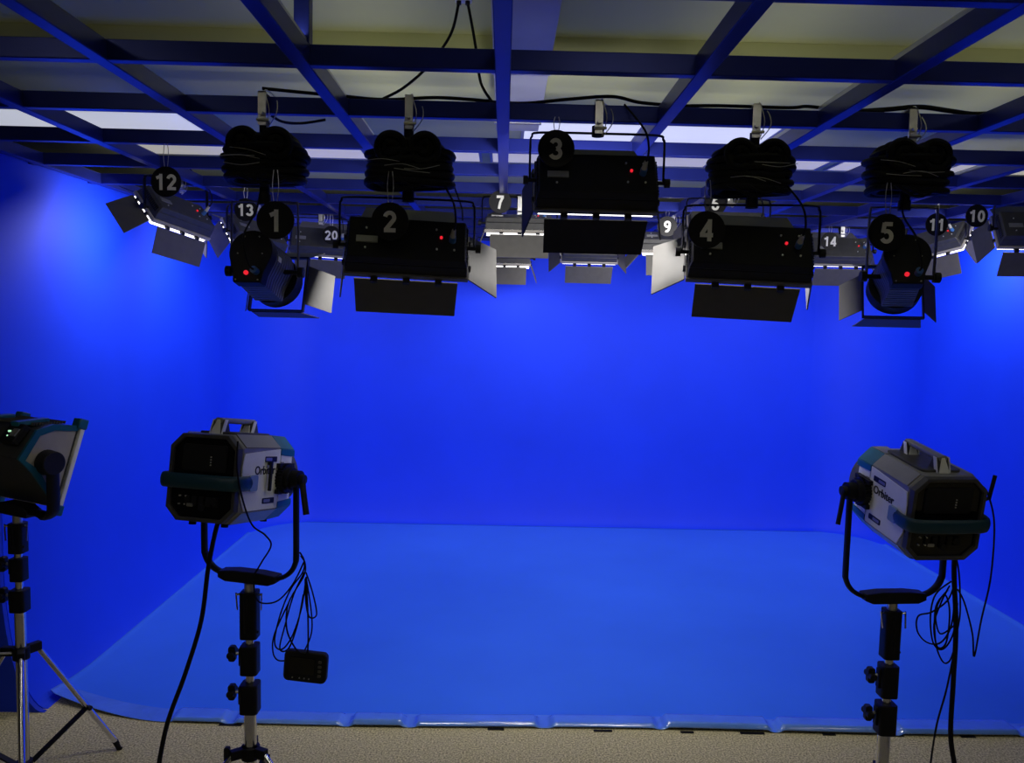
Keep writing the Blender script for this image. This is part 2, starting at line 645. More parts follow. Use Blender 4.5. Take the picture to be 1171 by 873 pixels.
def safety_cable(t, z0, z1, s=1):
    MB().tube([(s * .02, -.02, z0), (s * .055, -.03, z0 + .05), (s * .05, 0, z1 - .02), (s * .02, .03, z1 + .015), (s * .01, -.03, z1 + .01), (s * .03, -.04, (z0 + z1) / 2), (s * .015, -.02, z0)],
              .0022, n=5, smooth=5).build('safety_cable', 'zinc', t)


def hang(t, ztop, zgrid, rod_r=.02):
    """rod and clamp from a yoke top to the grid; heights relative to the thing"""
    MB().cyl((0, 0, ztop), (0, 0, zgrid - .03), rod_r, n=14).cyl((0, 0, ztop - .01), (0, 0, ztop + .03), rod_r * 1.25, n=14).build('hanger_rod', 'black', t)
    b = MB()
    silver_clamp(b, zgrid - .055, zgrid + .078)
    b.build('grid_clamp', 'zinc', t)
    safety_cable(t, zgrid - .06, zgrid + .07, 1)


# ------------------------------------------------------------------ LED panel lamps
def panel_lamp(px, py, Y, label, yaw=0, tilt=30, roll=0, lit=True, watts=None, scale=1., doors=(20, 25, 25, 60), front='grey', detail=True, yoke=True, gap=.146):
    """doors: opening of the bottom, left, right and top barn door"""
    p = at(px, py, Y)
    t = thing('panel_lamp', label, 'studio lamp', p, R(-yaw), 'LED panel lamps hanging from the grid')
    T = Matrix.Rotation(R(roll), 4, 'Y') @ Matrix.Rotation(-R(tilt), 4, 'X')
    hw = .245
    b = MB(T)
    q = lambda x, y, z: [(-x, y, -z), (x, y, -z), (x, y, z), (-x, y, z)]
    b.hexa(q(hw - .012, -.055, .095), q(hw - .002, -.02, .105))
    b.hexa(q(hw - .002, -.0199, .105), q(hw, .028, .118))
    b.build('lamp_body', 'charcoal' if Y > 4 else 'black', t, bevel=.004)  # near bodies darker: shade of their backlit side is put into the colour
    b = MB(T)
    for (c, d) in (((0, .04, -.119), (2 * hw + .012, .024, .012)), ((0, .04, .119), (2 * hw + .012, .024, .012)),
                   ((-hw, .04, 0), (.012, .024, .226)), ((hw, .04, 0), (.012, .024, .226))):
        b.box(c, d)
    b.build('front_frame', 'lip' if Y > 4 else 'grey', t, bevel=.002)  # same pale metal, darkened on near lamps to put their shade into the colour
    pr = .076 if gap > .14 else .058
    MB(T).box((0, (.03 + pr) / 2, 0), (2 * hw - .02, pr - .03, .222)).build('diffuser', 'led' if lit else 'off', t)
    # rear details
    if detail:
        MB(T).box((-.16, -.058, -.015), (.085, .006, .03)).build('nameplate', 'plate', t)
        for (x, z) in ((.115, .05), (.185, .05), (.118, -.045), (.188, -.045), (-.165, .04), (-.165, -.055)):
            MB(T).cyl((x, -.055, z), (x, -.060, z), .0042, n=8).build('screw', 'dot', t)
        MB(T).cyl((.135, -.055, .012), (.135, -.062, .012), .006, n=10).build('indicator_light', 'red', t)
        MB(T).cyl((.18, -.055, .0), (.18, -.085, .0), .014, n=12).build('power_socket', 'plugb', t)
        MB(T).cyl((.18, -.085, .0), (.183, -.12, .008), .012, .008, n=12).build('power_plug', 'plugw', t)
        a = T @ Vector((.183, -.12, .008))
        MB().tube([a, a + Vector((.005, -.02, .04)), a + Vector((-.01, .0, .12)), a + Vector((-.08, .09, .24))], .0042, n=6).build('power_cable', 'rubber', t)
        for s in (-1, 1):
            b = MB(T)
            b.box((s * (hw - .003), -.004, -.0), (.006, .006, .17))
            for k in range(12):
                b.box((s * (hw - .003), -.02 + .0, -.08 + k * .0145), (.0062, .03, .005))
            b.build('side_vent', 'plastic', t)
    # barn doors
    bo, le, ri, to = doors
    ln = .165

    def door(h0, h1, d, taper, n0):
        """h0-h1 hinge ends, d direction"""
        a, c = Vector(h0), Vector(h1)
        d = Vector(d).normalized() * ln
        e = (c - a).normalized() * taper
        th = Vector(n0) * .003
        b_ = MB(T)
        qa = [a, c, c + d - e, a + d + e]
        b_.hexa([v - th for v in qa], [v + th for v in qa])
        return b_
    a = R(bo)
    door((-.21, .058, -gap), (.21, .058, -gap), (0, math.cos(a), -math.sin(a)), .004, (0, math.sin(a), math.cos(a))).build('barn_door', front, t)
    a = R(to)
    door((-.21, .058, .146), (.21, .058, .146), (0, math.cos(a), math.sin(a)), .02, (0, math.sin(a), -math.cos(a))).build('barn_door', front, t)
    for s, an in ((-1, le), (1, ri)):
        a = R(an)
        door((s * (hw + .009), .058, -.108), (s * (hw + .009), .058, .108), (s * math.sin(a), math.cos(a), 0), -.015, (math.cos(a), -s * math.sin(a), 0)).build('barn_door', front, t)
    for x in (-.13, 0, .13):
        for s in (-1, 1):
            MB(T).box((x, .05, s * .136), (.028, .014, .024)).build('hinge', 'plastic', t)
    for s in (-1, 1):
        for z in (-.06, .06):
            MB(T).box((s * (hw + .011), .05, z), (.012, .016, .02)).build('hinge', 'plastic', t)
    # yoke
    if yoke:
        yw, yh = .272, .19
        b = MB()
        b.tube([(-yw, 0, 0), (-yw, 0, yh - .045), (-yw + .006, 0, yh - .016), (-yw + .035, 0, yh), (0, 0, yh + .002), (yw - .035, 0, yh), (yw - .006, 0, yh - .016), (yw, 0, yh - .045), (yw, 0, 0)],
               (.012, .0045), n=8, smooth=4, flat=(0, 1, 0))
        b.build('yoke', 'black', t)
        for s in (-1, 1):
            MB().cyl((s * (hw - .005), 0, 0), (s * (yw + .012), 0, 0), .008, n=10).cyl((s * (yw + .006), 0, 0), (s * (yw + .026), 0, 0), .019, n=10).build('pivot_knob', 'plastic', t)
        zg = GZ - p.z
        hang(t, yh, zg)
    if lit:
        ld = bpy.data.lights.new('panel_light', 'AREA')
        ld.shape = 'RECTANGLE'
        ld.size = .44
        ld.size_y = .2
        ld.energy = PANEL_W if watts is None else watts
        ld.color = (1, .97, .93)
        lo = bpy.data.objects.new('panel_light', ld)
        col.objects.link(lo)
        lo.parent = t
        # area lights shine along their local -Z: turn that to the lamp's forward (+Y)
        lo.matrix_local = T @ Matrix.Translation((0, .082, 0)) @ Matrix.Rotation(PI / 2, 4, 'X')
    return t


panel_lamp(682, 208, 3.27, 'black panel lamp hanging in the middle, highest of the front row, beside sign 3', doors=(20, 14, 14, 60), front='black', tilt=30, watts=17)
panel_lamp(466, 282, 3.27, 'black panel lamp behind sign 2, under a cable coil', yaw=-6, roll=1.5, front='dgrey', doors=(24, 8, 50, 60), gap=.127, watts=11)
panel_lamp(857, 289, 3.27, 'black panel lamp behind sign 4, under a cable coil', yaw=8, roll=2, front='dgrey', doors=(24, 50, 8, 60), gap=.127, watts=11)
panel_lamp(594, 256, 5.81, 'pale edged panel lamp under sign 7 with a bright lit strip', doors=(22, 20, 20, 25), tilt=76, gap=.155, watts=6)
panel_lamp(577, 295, 7.71, 'panel lamp furthest back, half hidden below the lamp of sign 7', doors=(20, 20, 20, 25), tilt=74, watts=5)
panel_lamp(674, 285, 7.08, 'grey panel lamp seen below the middle front lamp, side doors open', doors=(30, 35, 35, 60), watts=5)
panel_lamp(768, 277, 6.44, 'panel lamp under sign 9, cut off by a pale barn door', doors=(30, 40, 20, 30), yaw=5, tilt=66)
panel_lamp(832, 262, 5.17, 'panel lamp under sign 6, hidden behind the lamp of sign 4', doors=(5, 15, 15, 30))
panel_lamp(961, 287, 6.75, 'grey panel lamp under sign 14 with a red indicator', doors=(25, 15, 40, 60), yaw=2, watts=7)
panel_lamp(367, 276, 6.75, 'grey panel lamp under sign 20, right of the round spotlight', doors=(30, 15, 15, 60), yaw=-8, roll=2, watts=7)
panel_lamp(203, 243, 5.15, 'panel lamp under sign 12 aimed at the left blue wall', yaw=-70, tilt=42, doors=(38, 35, 40, 60), roll=8)
panel_lamp(293, 268, 6.2, 'panel lamp under sign 13, behind the yoke of the left spotlight', yaw=-58, roll=8, tilt=42, doors=(38, 2, 40, 60))
panel_lamp(1070, 276, 6.44, 'panel lamp under sign 11 aimed at the right blue wall', yaw=64, roll=-10, tilt=42, doors=(38, 30, 2, 60))
panel_lamp(1186, 262, 5.17, 'dark panel lamp cut by the right edge of the frame', yaw=6, tilt=30, doors=(35, 15, 15, 60))

for a in [(636, 170, 3.20, '3', 'round black number sign reading 3'), (446, 253, 3.15, '2', 'round black number sign reading 2'),
          (808, 263, 3.13, '4', 'round black number sign reading 4'), (315, 252, 3.12, '1', 'round black number sign reading 1'),
          (1014, 266, 3.12, '5', 'round black number sign reading 5'), (190, 208, 4.1, '12', 'round black number sign reading 12'),
          (281, 240, 5.17, '13', 'round black number sign reading 13, half hidden by a yoke'), (572, 231, 5.2, '7', 'small round number sign reading 7'),
          (567, 254, 5.85, '18', 'round number sign reading 18, mostly hidden below sign 7'), (763, 259, 6.0, '9', 'small round number sign reading 9'),
          (818, 233, 4.95, '6', 'round number sign reading 6, behind the top of sign 4'), (949, 276, 6.6, '14', 'small round number sign reading 14'),
          (379, 269, 6.6, '20', 'small round number sign reading 20'), (1117, 247, 5.2, '10', 'round black number sign reading 10 at the right'),
          (1071, 257, 5.2, '11', 'round number sign reading 11, crossed by a yoke arm')]:
    z = at(a[0], a[1], a[2]).z
    number_sign(*a, wire=min(.12, max(.05, GZ - z - .075)))


# ------------------------------------------------------------------ fresnel spotlights 1 and 5
def spot_lamp(px, py, Y, label, yaw, tilt, lit=True, yw=.135, yh=.28):
    p = at(px, py, Y)
    t = thing('fresnel_spotlight', label, 'studio lamp', p, 0, 'round spotlights in the front row')
    T = Matrix.Rotation(-R(yaw), 4, 'Z') @ Matrix.Rotation(-R(tilt), 4, 'X')
    # rear housing: round top that tapers to a flat bottom
    prof_ = [(.088 * math.cos(R(a)), .03 + .088 * math.sin(R(a))) for a in range(-25, 206, 11)]
    prof_ += [(-.062, -.055), (-.056, -.098), (.056, -.098), (.062, -.055)]
    P0 = [(x, -.15, z) for x, z in prof_]
    MB(T).prism(P0, (0, .055, 0)).build('rear_housing', 'black', t, bevel=.004)
    b = MB(T)
    n = 9
    for k in range(n):
        y = -.094 + k * .019
        P1 = [(x * (.94 + .012 * k), y, (z + .01) * (.94 + .012 * k) - .01) for x, z in prof_]
        b.prism(P1, (0, .013, 0))
        P2 = [(x * (.88 + .012 * k), y + .013, (z + .01) * (.88 + .012 * k) - .01) for x, z in prof_]
        b.prism(P2, (0, .006, 0))
    b.build('ribbed_body', 'rib', t)
    MB(T).ring((0, .075, .0), (0, .14, .0), .108, .085).build('front_ring', 'plastic', t)
    MB(T).cyl((0, .09, 0), (0, .1, 0), .088, n=32).build('lens', 'led' if lit else 'lens', t)
    b = MB(T)
    for s in (-1, 1):
        b.box((s * .118, .15, 0), (.006, .02, .242))
        b.box((0, .15, s * .118), (.242, .02, .006))
    b.build('accessory_frame', 'plastic', t)
    # four barn doors
    ln = .14
    for s, an in ((-1, 32), (1, 32)):
        a = R(an)
        d = Vector((s * math.sin(a), math.cos(a), 0)) * ln
        h = [(s * .122, .158, -.085), (s * .122, .158, .085)]
        q = [Vector(h[0]), Vector(h[1]), Vector(h[1]) + d, Vector(h[0]) + d]
        th = Vector((math.cos(a), -s * math.sin(a), 0)) * .0015
        MB(T).hexa([v - th for v in q], [v + th for v in q]).build('barn_door', 'dgrey', t)
    for s, an in ((-1, -8), (1, 30)):
        a = R(an)
        d = Vector((0, math.cos(a), s * math.sin(a))) * ln
        q = [Vector((-.11, .158, s * .122)), Vector((.11, .158, s * .122))]
        q = [q[0], q[1], q[1] + d + Vector((.03, 0, 0)), q[0] + d - Vector((.03, 0, 0))]
        th = Vector((0, -s * math.sin(a), math.cos(a))) * .0015
        MB(T).hexa([v - th for v in q], [v + th for v in q]).build('barn_door', 'dgrey', t)
    # rear details
    MB(T).cyl((-.005, -.15, -.06), (-.005, -.157, -.06), .009, n=10).build('indicator_light', 'red', t)
    MB(T).cyl((.035, -.15, -.055), (.035, -.18, -.055), .014, n=12).build('power_socket', 'plugb', t)
    a0 = T @ Vector((.035, -.18, -.055))
    MB().tube([a0, a0 + Vector((-.01, -.03, .02)), a0 + Vector((-.03, -.02, .12)), Vector((-.02, -.03, yh - .02)), Vector((.0, -.03, yh + .12))], .004, n=6).build('power_cable', 'rubber', t)
    for (x, z) in ((-.03, .09), (.03, .09), (-.05, .02), (.05, .02), (-.045, -.088), (.045, -.088)):
        MB(T).cyl((x, -.15, z), (x, -.154, z), .003, n=6).build('screw', 'plate', t)
    MB(T).box((.083, -.06, .03), (.004, .03, .02)).build('nameplate', 'white', t)
    # yoke
    Z = Matrix.Rotation(-R(yaw * .25), 4, 'Z')
    MB(Z).tube([(-yw, 0, -.02), (-yw, 0, yh - .03), (-yw + .02, 0, yh), (0, 0, yh + .001), (yw - .02, 0, yh), (yw, 0, yh - .03), (yw, 0, -.02)],
               (.011, .004), n=8, smooth=4, flat=(0, 1, 0)).build('yoke', 'grey', t)
    for s in (-1, 1):
        MB(Z).cyl((s * .07, 0, 0), (s * (yw + .008), 0, 0), .010, n=10).cyl((s * (yw + .002), 0, 0), (s * (yw + .024), 0, 0), .022, n=10).build('pivot_knob', 'plastic', t)
    hang(t, yh, GZ - p.z)
    if lit:
        ld = bpy.data.lights.new('spot_light', 'AREA')
        ld.shape = 'DISK'
        ld.size = .16
        ld.energy = SPOT_W
        ld.color = (1, .97, .93)
        lo = bpy.data.objects.new('spot_light', ld)
        col.objects.link(lo)
        lo.parent = t
        lo.matrix_local = T @ Matrix.Translation((0, .105, 0)) @ Matrix.Rotation(PI / 2, 4, 'X')
    return t


spot_lamp(303, 311, 3.27, 'round black spotlight behind sign 1, turned to the right', 7, 17, lit=False)
spot_lamp(1029, 317, 3.27, 'round black spotlight below sign 5, turned to the left', 16, 22, lit=False)


# ------------------------------------------------------------------ coils of cable around the hanger rods
def cable_coil(px, py, Y, label, seed):
    rnd = random.Random(seed)
    p = at(px, py, Y)
    t = thing('cable_coil', label, 'cable coil', p, 0, 'cable coils on the hanger rods')
    b = MB()
    for k in range(6):
        z = -.09 + k * .029
        for j in range(2):
            a, c = .158 + rnd.uniform(-.012, .014) - j * .03 - (.02 if k == 5 else 0), .085 + rnd.uniform(-.01, .01) - j * .02
            pts = []
            for i in range(16):
                an = 2 * PI * i / 16
                pts.append((a * math.copysign(abs(math.cos(an)) ** .7, math.cos(an)), c * math.copysign(abs(math.sin(an)) ** .8, math.sin(an)), z + .006 * math.sin(an * 2 + k) + j * .006))
            b.tube(pts, .0155, n=8, closed=True, smooth=3)
    b.build('coiled_cable', 'rubber', t)
    b = MB()
    for s in (-1, 1):
        for j, yy in enumerate((-.085, -.02, .05)):
            for rr in (.052, .022):
                pts = [(s * .066 + rr * math.cos(2 * PI * i / 14), yy + rnd.uniform(-.004, .004), .038 + rr * math.sin(2 * PI * i / 14)) for i in range(14)]
                b.tube(pts, .0155, n=8, closed=True, smooth=3)
    b.rbox((0, -.0, -.01), (.25, .15, .14), .02, axis='z')
    b.build('tied_loops', 'rubber', t)
    b = MB()
    for k in range(4):
        x = rnd.uniform(-.1, .1)
        z = rnd.uniform(-.09, .02)
        b.tube([(x - .07, -.118, z + rnd.uniform(-.01, .01)), (x, -.124, z), (x + .07, -.118, z + rnd.uniform(-.02, .02))], .0012, n=5, smooth=4)
    b.build('cable_tie', 'plate', t)
    b = MB()
    for k in range(3):
        x0, x1 = rnd.uniform(-.12, -.02), rnd.uniform(.04, .14)
        b.tube([(x0, -.1, -.085), ((x0 + x1) / 2, -.11, -.115 - .008 * k), (x1, -.09, -.085)], .0045, n=6)
    b.build('loose_loop', 'rubber', t)
    return t


cable_coil(304, 180, 3.27, 'thick black cable coil at the far left, above sign 1', 1)
cable_coil(469, 185, 3.27, 'thick black cable coil above sign 2', 2)
cable_coil(858, 193, 3.27, 'thick black cable coil above sign 4', 3)
cable_coil(1038, 193, 3.27, 'thick black cable coil above sign 5', 4)


# ------------------------------------------------------------------ cables up on the grid
def loose(name, pts, r, label, cat='cable', m='rubber', group=None, smooth=8):
    c = pts[0].copy() if isinstance(pts[0], Vector) else Vector(pts[0])
    o = MB().tube([Vector(p) - c for p in pts], r, n=7, smooth=smooth).build(name, m)
    o.location = c
    return tag(o, label, cat, group)


zt = GZ + .066
def on_row(pxs, lift, Yr=3.29, base=zt):
    out = []
    for i, px in enumerate(pxs):
        q = at(px, 120, Yr)
        out.append(Vector((q.x, Yr + .012 * math.sin(i * 2.3), base + .006 + lift[i])))
    return out


GC = 'black cables lying on the lighting grid'
loose('power_cable', on_row([300, 340, 390, 440, 500, 560], [.03, .022, .005, .0, .012, .0]), .007, 'black cable on the grid beam between the first two coils', group=GC)
loose('power_cable', on_row([560, 600, 650, 700, 735, 790], [.0, .0, .015, .035, .012, .0]), .007, 'black cable arching over the grid beam above lamp 3', group=GC)
loose('power_cable', on_row([760, 820, 900, 925, 960, 1010], [.0, .01, .004, .016, .004, .0]), .007, 'black cable on the grid beam above the coil over lamp 4', group=GC)
loose('power_cable', on_row([985, 1020, 1050, 1085, 1110, 1128], [.0, .014, .02, .014, .002, .0]), .010, 'black cable on the grid beam above the coil over lamp 5', group=GC)
q0 = at(527, 2, 3.36)
t = thing('ceiling_outlet', 'small white outlet box at the top where two cables drop', 'outlet', (q0.x + .01, 3.36, q0.z + .0))
MB().rbox((0, 0, .02), (.07, .05, .035), .006).build('outlet_box', 'white', t)
MB().cyl((0, 0, .035), (0, 0, CZ - q0.z), .006, n=8).build('drop_tube', 'white', t)
MB().cyl((-.018, 0, -.012), (-.018, 0, .004), .01, n=10).cyl((.018, 0, -.012), (.018, 0, .004), .01, n=10).build('cable_gland', 'plastic', t)
loose('power_cable', [q0 + Vector((-.01, 0, -.012)), at(515, 40, 3.36), at(490, 75, 3.35), at(462, 100, 3.33), at(438, 113, 3.31)], .006, 'black cable falling left from the outlet box to the grid')
loose('power_cable', [q0 + Vector((.03, 0, -.012)), at(540, 30, 3.36), at(545, 60, 3.36), at(550, 95, 3.34), at(563, 117, 3.31)], .006, 'black cable falling right from the outlet box to the grid')
loose('power_cable', [at(372, 137, 3.6), at(345, 141, 3.55), at(322, 139, 3.45), at(305, 128, 3.36)], .006, 'black cable sagging right of the first clamp')
loose('power_cable', [at(520, 215, 3.3), at(528, 238, 3.28), at(529, 252, 3.2)], .003, 'thin black cable right of sign 2', group='thin cables')


# ------------------------------------------------------------------ light stands
def stand(name_label, base, z_top, clamps, hub_z, leg_len, az, pole_r=.026, foot_z=0., knob_side=-1, brace=True):
    """base x,y ; clamps: list of (z0, z1, radius) ; az: leg directions"""
    t = thing('light_stand', name_label, 'light stand', (base[0], base[1], 0), 0, 'tripod light stands')
    b = MB()
    b.cyl((0, 0, .10), (0, 0, clamps[-1][0] + .01), pole_r, n=20)
    b.build('lower_pole', 'chrome', t)
    b = MB()
    b.cyl((0, 0, clamps[-1][0]), (0, 0, z_top), pole_r * .72, n=20)
    b.build('inner_pole', 'chrome', t)
    for i, (z0, z1, r) in enumerate(clamps):
        b = MB()
        b.rbox((0, 0, (z0 + z1) / 2), (2 * r, 2 * r, z1 - z0), r * .42, axis='z')
        if i == 0:
            b.cyl((-.005, -r * .9, z0 + .03), (-.005, -r * .9, z1 - .02), .010, n=10)
            b.cyl((r * .8, -r * .5, z0 + .03), (r * 1.15, -r * .5, z0 + .03), .006, n=8)
        else:
            b.box((knob_side * r, 0, (z0 + z1) / 2 + .01), (.018, .03, (z1 - z0) * .6))
        b.build('clamp_collar', 'black', t, bevel=.003)
        if i == 0:
            bb = MB()
            for s in (-1, 1):
                bb.cyl((s * r, -.01, z1 - .012), (s * (r + .018), -.012, z1 - .012), .005, n=8)
                bb.cyl((s * (r + .018), -.012, z1 - .004), (s * (r + .010 + (.008 if s > 0 else 0)), -.02, z1 - .075), .0035, n=8)
            bb.build('toggle_pin', 'chrome', t)
            MB().cyl((0, 0, z1), (0, 0, z1 + .035), r * .62, n=16).build('socket', 'zinc', t)
        else:
            k = knob_side
            zc = (z0 + z1) / 2 + .022
            MB().cyl((k * r, 0, zc), (k * (r + .03), 0, zc), .007, n=10).build('knob_shaft', 'zinc', t)
            bb = MB()
            bb.rbox((k * (r + .038), 0, zc), (.030, .026, .066), .010, axis='y')
            bb.rbox((k * (r + .038), 0, zc), (.030, .066, .026), .010, axis='y')
            bb.build('knob', 'plastic', t, bevel=.002)
    b = MB()
    b.cyl((0, 0, hub_z - .035), (0, 0, hub_z + .02), pole_r * 1.5, n=18)
    for a in az:
        c, s = math.cos(R(a)), math.sin(R(a))
        b.box((c * .05, s * .05, hub_z), (.07, .03, .04), rot=Matrix.Rotation(R(a), 3, 'Z'))
    b.build('hub', 'black', t, bevel=.003)
    MB().cyl((-.03, -.02, hub_z), (-.08, -.03, hub_z), .006, n=8).build('knob_shaft', 'zinc', t)
    MB().rbox((-.088, -.032, hub_z), (.024, .02, .06), .008, axis='y').build('knob', 'plastic', t, bevel=.002)
    for a in az:
        c, s = math.cos(R(a)), math.sin(R(a))
        top = Vector((c * .07, s * .07, hub_z))
        ft = Vector((c * leg_len, s * leg_len, .012))
        lg = MB().cyl(top, ft, .0125, n=14).build('leg', 'chrome', t)
        f = MB().cyl(ft + Vector((0, 0, -.012)), ft + (top - ft).normalized() * .05, .014, n=12).build('rubber_foot', 'rubber', lg)
        if brace:
            mid = top.lerp(ft, .58)
            low = Vector((c * .035, s * .035, max(.14, hub_z * .22)))
            b = MB()
            d = (mid - low)
            side = Vector((-s, c, 0)) * .014
            upv = d.cross(side).normalized() * .004
            q = [low - side - upv, low + side - upv, low + side + upv, low - side + upv]
            b.hexa(q, [v + d for v in q])
            b.cyl(mid - side * 1.8, mid + side * 1.8, .012, n=10)
            b.build('brace', 'black', t)
    b = MB()
    zl = max(.14, hub_z * .22)
    b.cyl((0, 0, zl - .02), (0, 0, zl + .02), pole_r * 1.5, n=18)
    b.build('lower_collar', 'black', t)
    return t


def zat(px, py, Y):
    return at(px, py, Y).z


YS = 3.25
pL = at(286, 760, YS)
ZL = lambda y: zat(286, y, YS)
stand('chrome light stand under the left spotlight with the blue handle', (pL.x, YS), ZL(668), [(ZL(729), ZL(676), .036), (ZL(770), ZL(737), .036), (ZL(814), ZL(781), .038)], ZL(858), .42, (95, 215, 335))
pR = at(1016, 760, YS)
ZR = lambda y: zat(1016, y, YS)
stand('chrome light stand under the right spotlight', (pR.x, YS), ZR(690), [(ZR(752), ZR(697), .034), (ZR(796), ZR(760), .036), (ZR(838), ZR(804), .038)], .27, .42, (80, 200, 320))
YK = 3.43
pK = at(23, 700, YK)
ZK = lambda y: zat(23, y, YK)
stand('chrome tripod stand at the left edge with braced leg on the carpet', (pK.x, YK), ZK(592), [(ZK(632), ZK(598), .032), (ZK(664), ZK(638), .030), (ZK(699), ZK(674), .034)], ZK(745), .463, (60, 180, 300), pole_r=.023)


# ------------------------------------------------------------------ big spotlights on the stands
def octa(hx, hz, c, y, cx=0, cz=0):
    return [(cx + x, y, cz + z) for x, z in ((-hx + c, -hz), (hx - c, -hz), (hx, -hz + c), (hx, hz - c), (hx - c, hz), (-hx + c, hz), (-hx, hz - c), (-hx, -hz + c))]


def octa_loft(b, secs):
    prev = None
    first = None
    for s in secs:
        cur = [b.v(p) for p in s]
        if prev:
            for i in range(8):
                j = (i + 1) % 8
                b.face([prev[i], prev[j], cur[j], cur[i]])
        else:
            first = cur
        prev = cur
    b.face(first[::-1])
    b.face(prev)
    return b


def big_spot(base, z_pivot, z_yoke, yaw, tilt, label, yyaw=None, antenna=False):
    t = thing('stage_spotlight', label, 'spotlight', (base[0], base[1], z_yoke), 0, 'spotlights on stands in front of the stage')
    zp = z_pivot - z_yoke
    yy = yaw if yyaw is None else yyaw
    Zr = Matrix.Rotation(-R(yy), 4, 'Z')
    T = Matrix.Translation((0, 0, zp)) @ Matrix.Rotation(-R(yaw), 4, 'Z') @ Matrix.Rotation(-R(tilt), 4, 'X')
    hx, hz, c = .150, .168, .048
    # housing
    b = MB(T)
    octa_loft(b, [octa(hx - .012, hz - .012, c, -.300), octa(hx, hz, c, -.285), octa(hx, hz, c, .015), octa(hx - .006, hz - .006, c, .075), octa(hx - .025, hz - .025, c, .10)])
    b.build('housing', 'steel', t, bevel=.003)
    # white side panels with slanted rear edge
    for s in (-1, 1):
        P_ = [(s * hx, -.282, .10), (s * hx, -.03, .118), (s * hx, -.03, -.118), (s * hx, -.262, -.118), (s * hx, -.292, -.06), (s * hx, -.292, .05)]
        sp = MB(T).prism(P_, (s * .004, 0, 0)).build('side_panel', 'white', t)
        # sloping strips above and below the side panel
        for zz in (-1, 1):
            e = Vector((s * .003, 0, zz * .003))
            P_ = [(s * hx, -.275, zz * .121), (s * hx, -.03, zz * .121), (s * (hx - c), -.03, zz * hz), (s * (hx - c), -.275, zz * hz)]
            MB(T).prism(P_, e).build('corner_strip', 'steel' if zz > 0 else 'plate', t)
        # recessed slots
        for z_ in (.078, -.085):
            MB(T).rbox((s * (hx + .0045), -.10, z_), (.003, .085, .022), .004, axis='x').build('slot', 'plastic', sp)
            MB(T).rbox((s * (hx + .0055), -.112 if z_ < 0 else -.118, z_), (.003, .045, .012), .003, axis='x').build('slot_plate', 'plate', sp)
        # lettering
        rot = Matrix(((0, 0, s, 0), (s, 0, 0, 0), (0, 1, 0, 0), (0, 0, 0, 1)))
        mx = T @ Matrix.Translation((s * (hx + .0052), -.138, .034)) @ rot
        text_obj('Orbiter', 'lettering', .046, mx, 'plastic', sp, off=.0006, ext=.0006)
        # front vent panel and teal bands
        P_ = [(s * hx, -.022, .116), (s * (hx - .004), .07, .110), (s * (hx - .004), .07, -.110), (s * hx, -.022, -.116)]
        MB(T).prism(P_, (s * .003, 0, 0)).build('vent_panel', 'white', t)
        b = MB(T)
        for k in range(7):
            b.box((s * (hx + .003), -.012 + .0, -.06 + k * .02), (.006, .02, .012))
        b.build('cooling_fins', 'steel', t)
        for zz in (-1, 1):
            e = Vector((s * .004, 0, zz * .004))
            P_ = [(s * hx, -.028, zz * .116), (s * (hx - .004), .085, zz * .112), (s * (hx - c - .006), .085, zz * (hz - .004)), (s * (hx - c), -.028, zz * hz)]
            MB(T).prism(P_, e).build('corner_band', 'teal', t, bevel=.002)
            P_ = [(s * (hx + .001), -.028, zz * .119), (s * (hx - .003), .085, zz * .114), (s * (hx - .003), .085, zz * .086), (s * (hx + .001), -.028, zz * .094)]
            MB(T).prism(P_, (s * .005, 0, 0)).build('corner_band', 'teal', t, bevel=.002)
            P_ = [(s * (hx - c - .001), -.028, zz * hz), (s * (hx - c - .006), .085, zz * (hz - .004)), (s * .03, .085, zz * (hz - .004)), (s * .045, -.028, zz * hz)]
            MB(T).prism(P_, (0, 0, zz * .004)).build('top_band' if zz > 0 else 'bottom_band', 'teal' if zz < 0 else 'steel', t)
    # rear: frame, recess, panels
    b = MB(T)
    o1, o2 = octa(hx - .004, hz - .004, c, -.318), octa(hx - .018, hz - .018, c - .006, -.318)
    i1, i2 = octa(hx - .002, hz - .002, c, -.29), octa(hx - .018, hz - .018, c - .006, -.29)
    V = [[b.v(p) for p in L] for L in (i1, o1, o2, i2)]
    for i in range(8):
        j = (i + 1) % 8
        for k in range(4):
            k2 = (k + 1) % 4
            b.face([V[k][i], V[k][j], V[k2][j], V[k2][i]])
    b.build('rear_frame', 'charcoal', t, bevel=.002)
    MB(T).prism(octa(hx - .018, hz - .018, c - .006, -.306), (0, .01, 0)).build('rear_panel', 'screen', t)
    MB(T).rbox((0, -.309, .075), (.19, .006, .10), .01).build('vent_screen', 'plastic', t)
    b = MB(T)
    for k in range(5):
        b.box((-.06 + k * .03, -.309, -.088), (.02, .008, .035))
    b.cyl((.055, -.306, -.085), (.055, -.318, -.085), .014, n=14)
    b.cyl((.005, -.306, -.112), (.005, -.318, -.112), .012, n=14)
    b.build('rear_sockets', 'plastic', t)
    for (x, z) in ((-.092, -.072), (-.066, -.072), (-.094, -.103), (-.068, -.103), (.03, .05), (.03, .06), (.03, .07), (.03, .08)):
        MB(T).cyl((x, -.306, z), (x, -.315, z), .0028, n=8).build('screw', 'dot', t)
    MB(T).rbox((-.045, -.312, -.104), (.026, .006, .012), .003).build('rocker_switch', 'plate', t)
    # teal rear handle wrapping round the back
    b = MB(T)
    hb = [(-hx - .006, -.235, -.012), (-hx - .014, -.29, -.012), (-hx + .004, -.343, -.012), (-.06, -.354, -.012), (.06, -.354, -.012), (hx - .004, -.343, -.012), (hx + .014, -.29, -.012), (hx + .006, -.235, -.012)]
    b.tube(hb, (.028, .010), n=12, smooth=5, flat=(0, 0, 1))
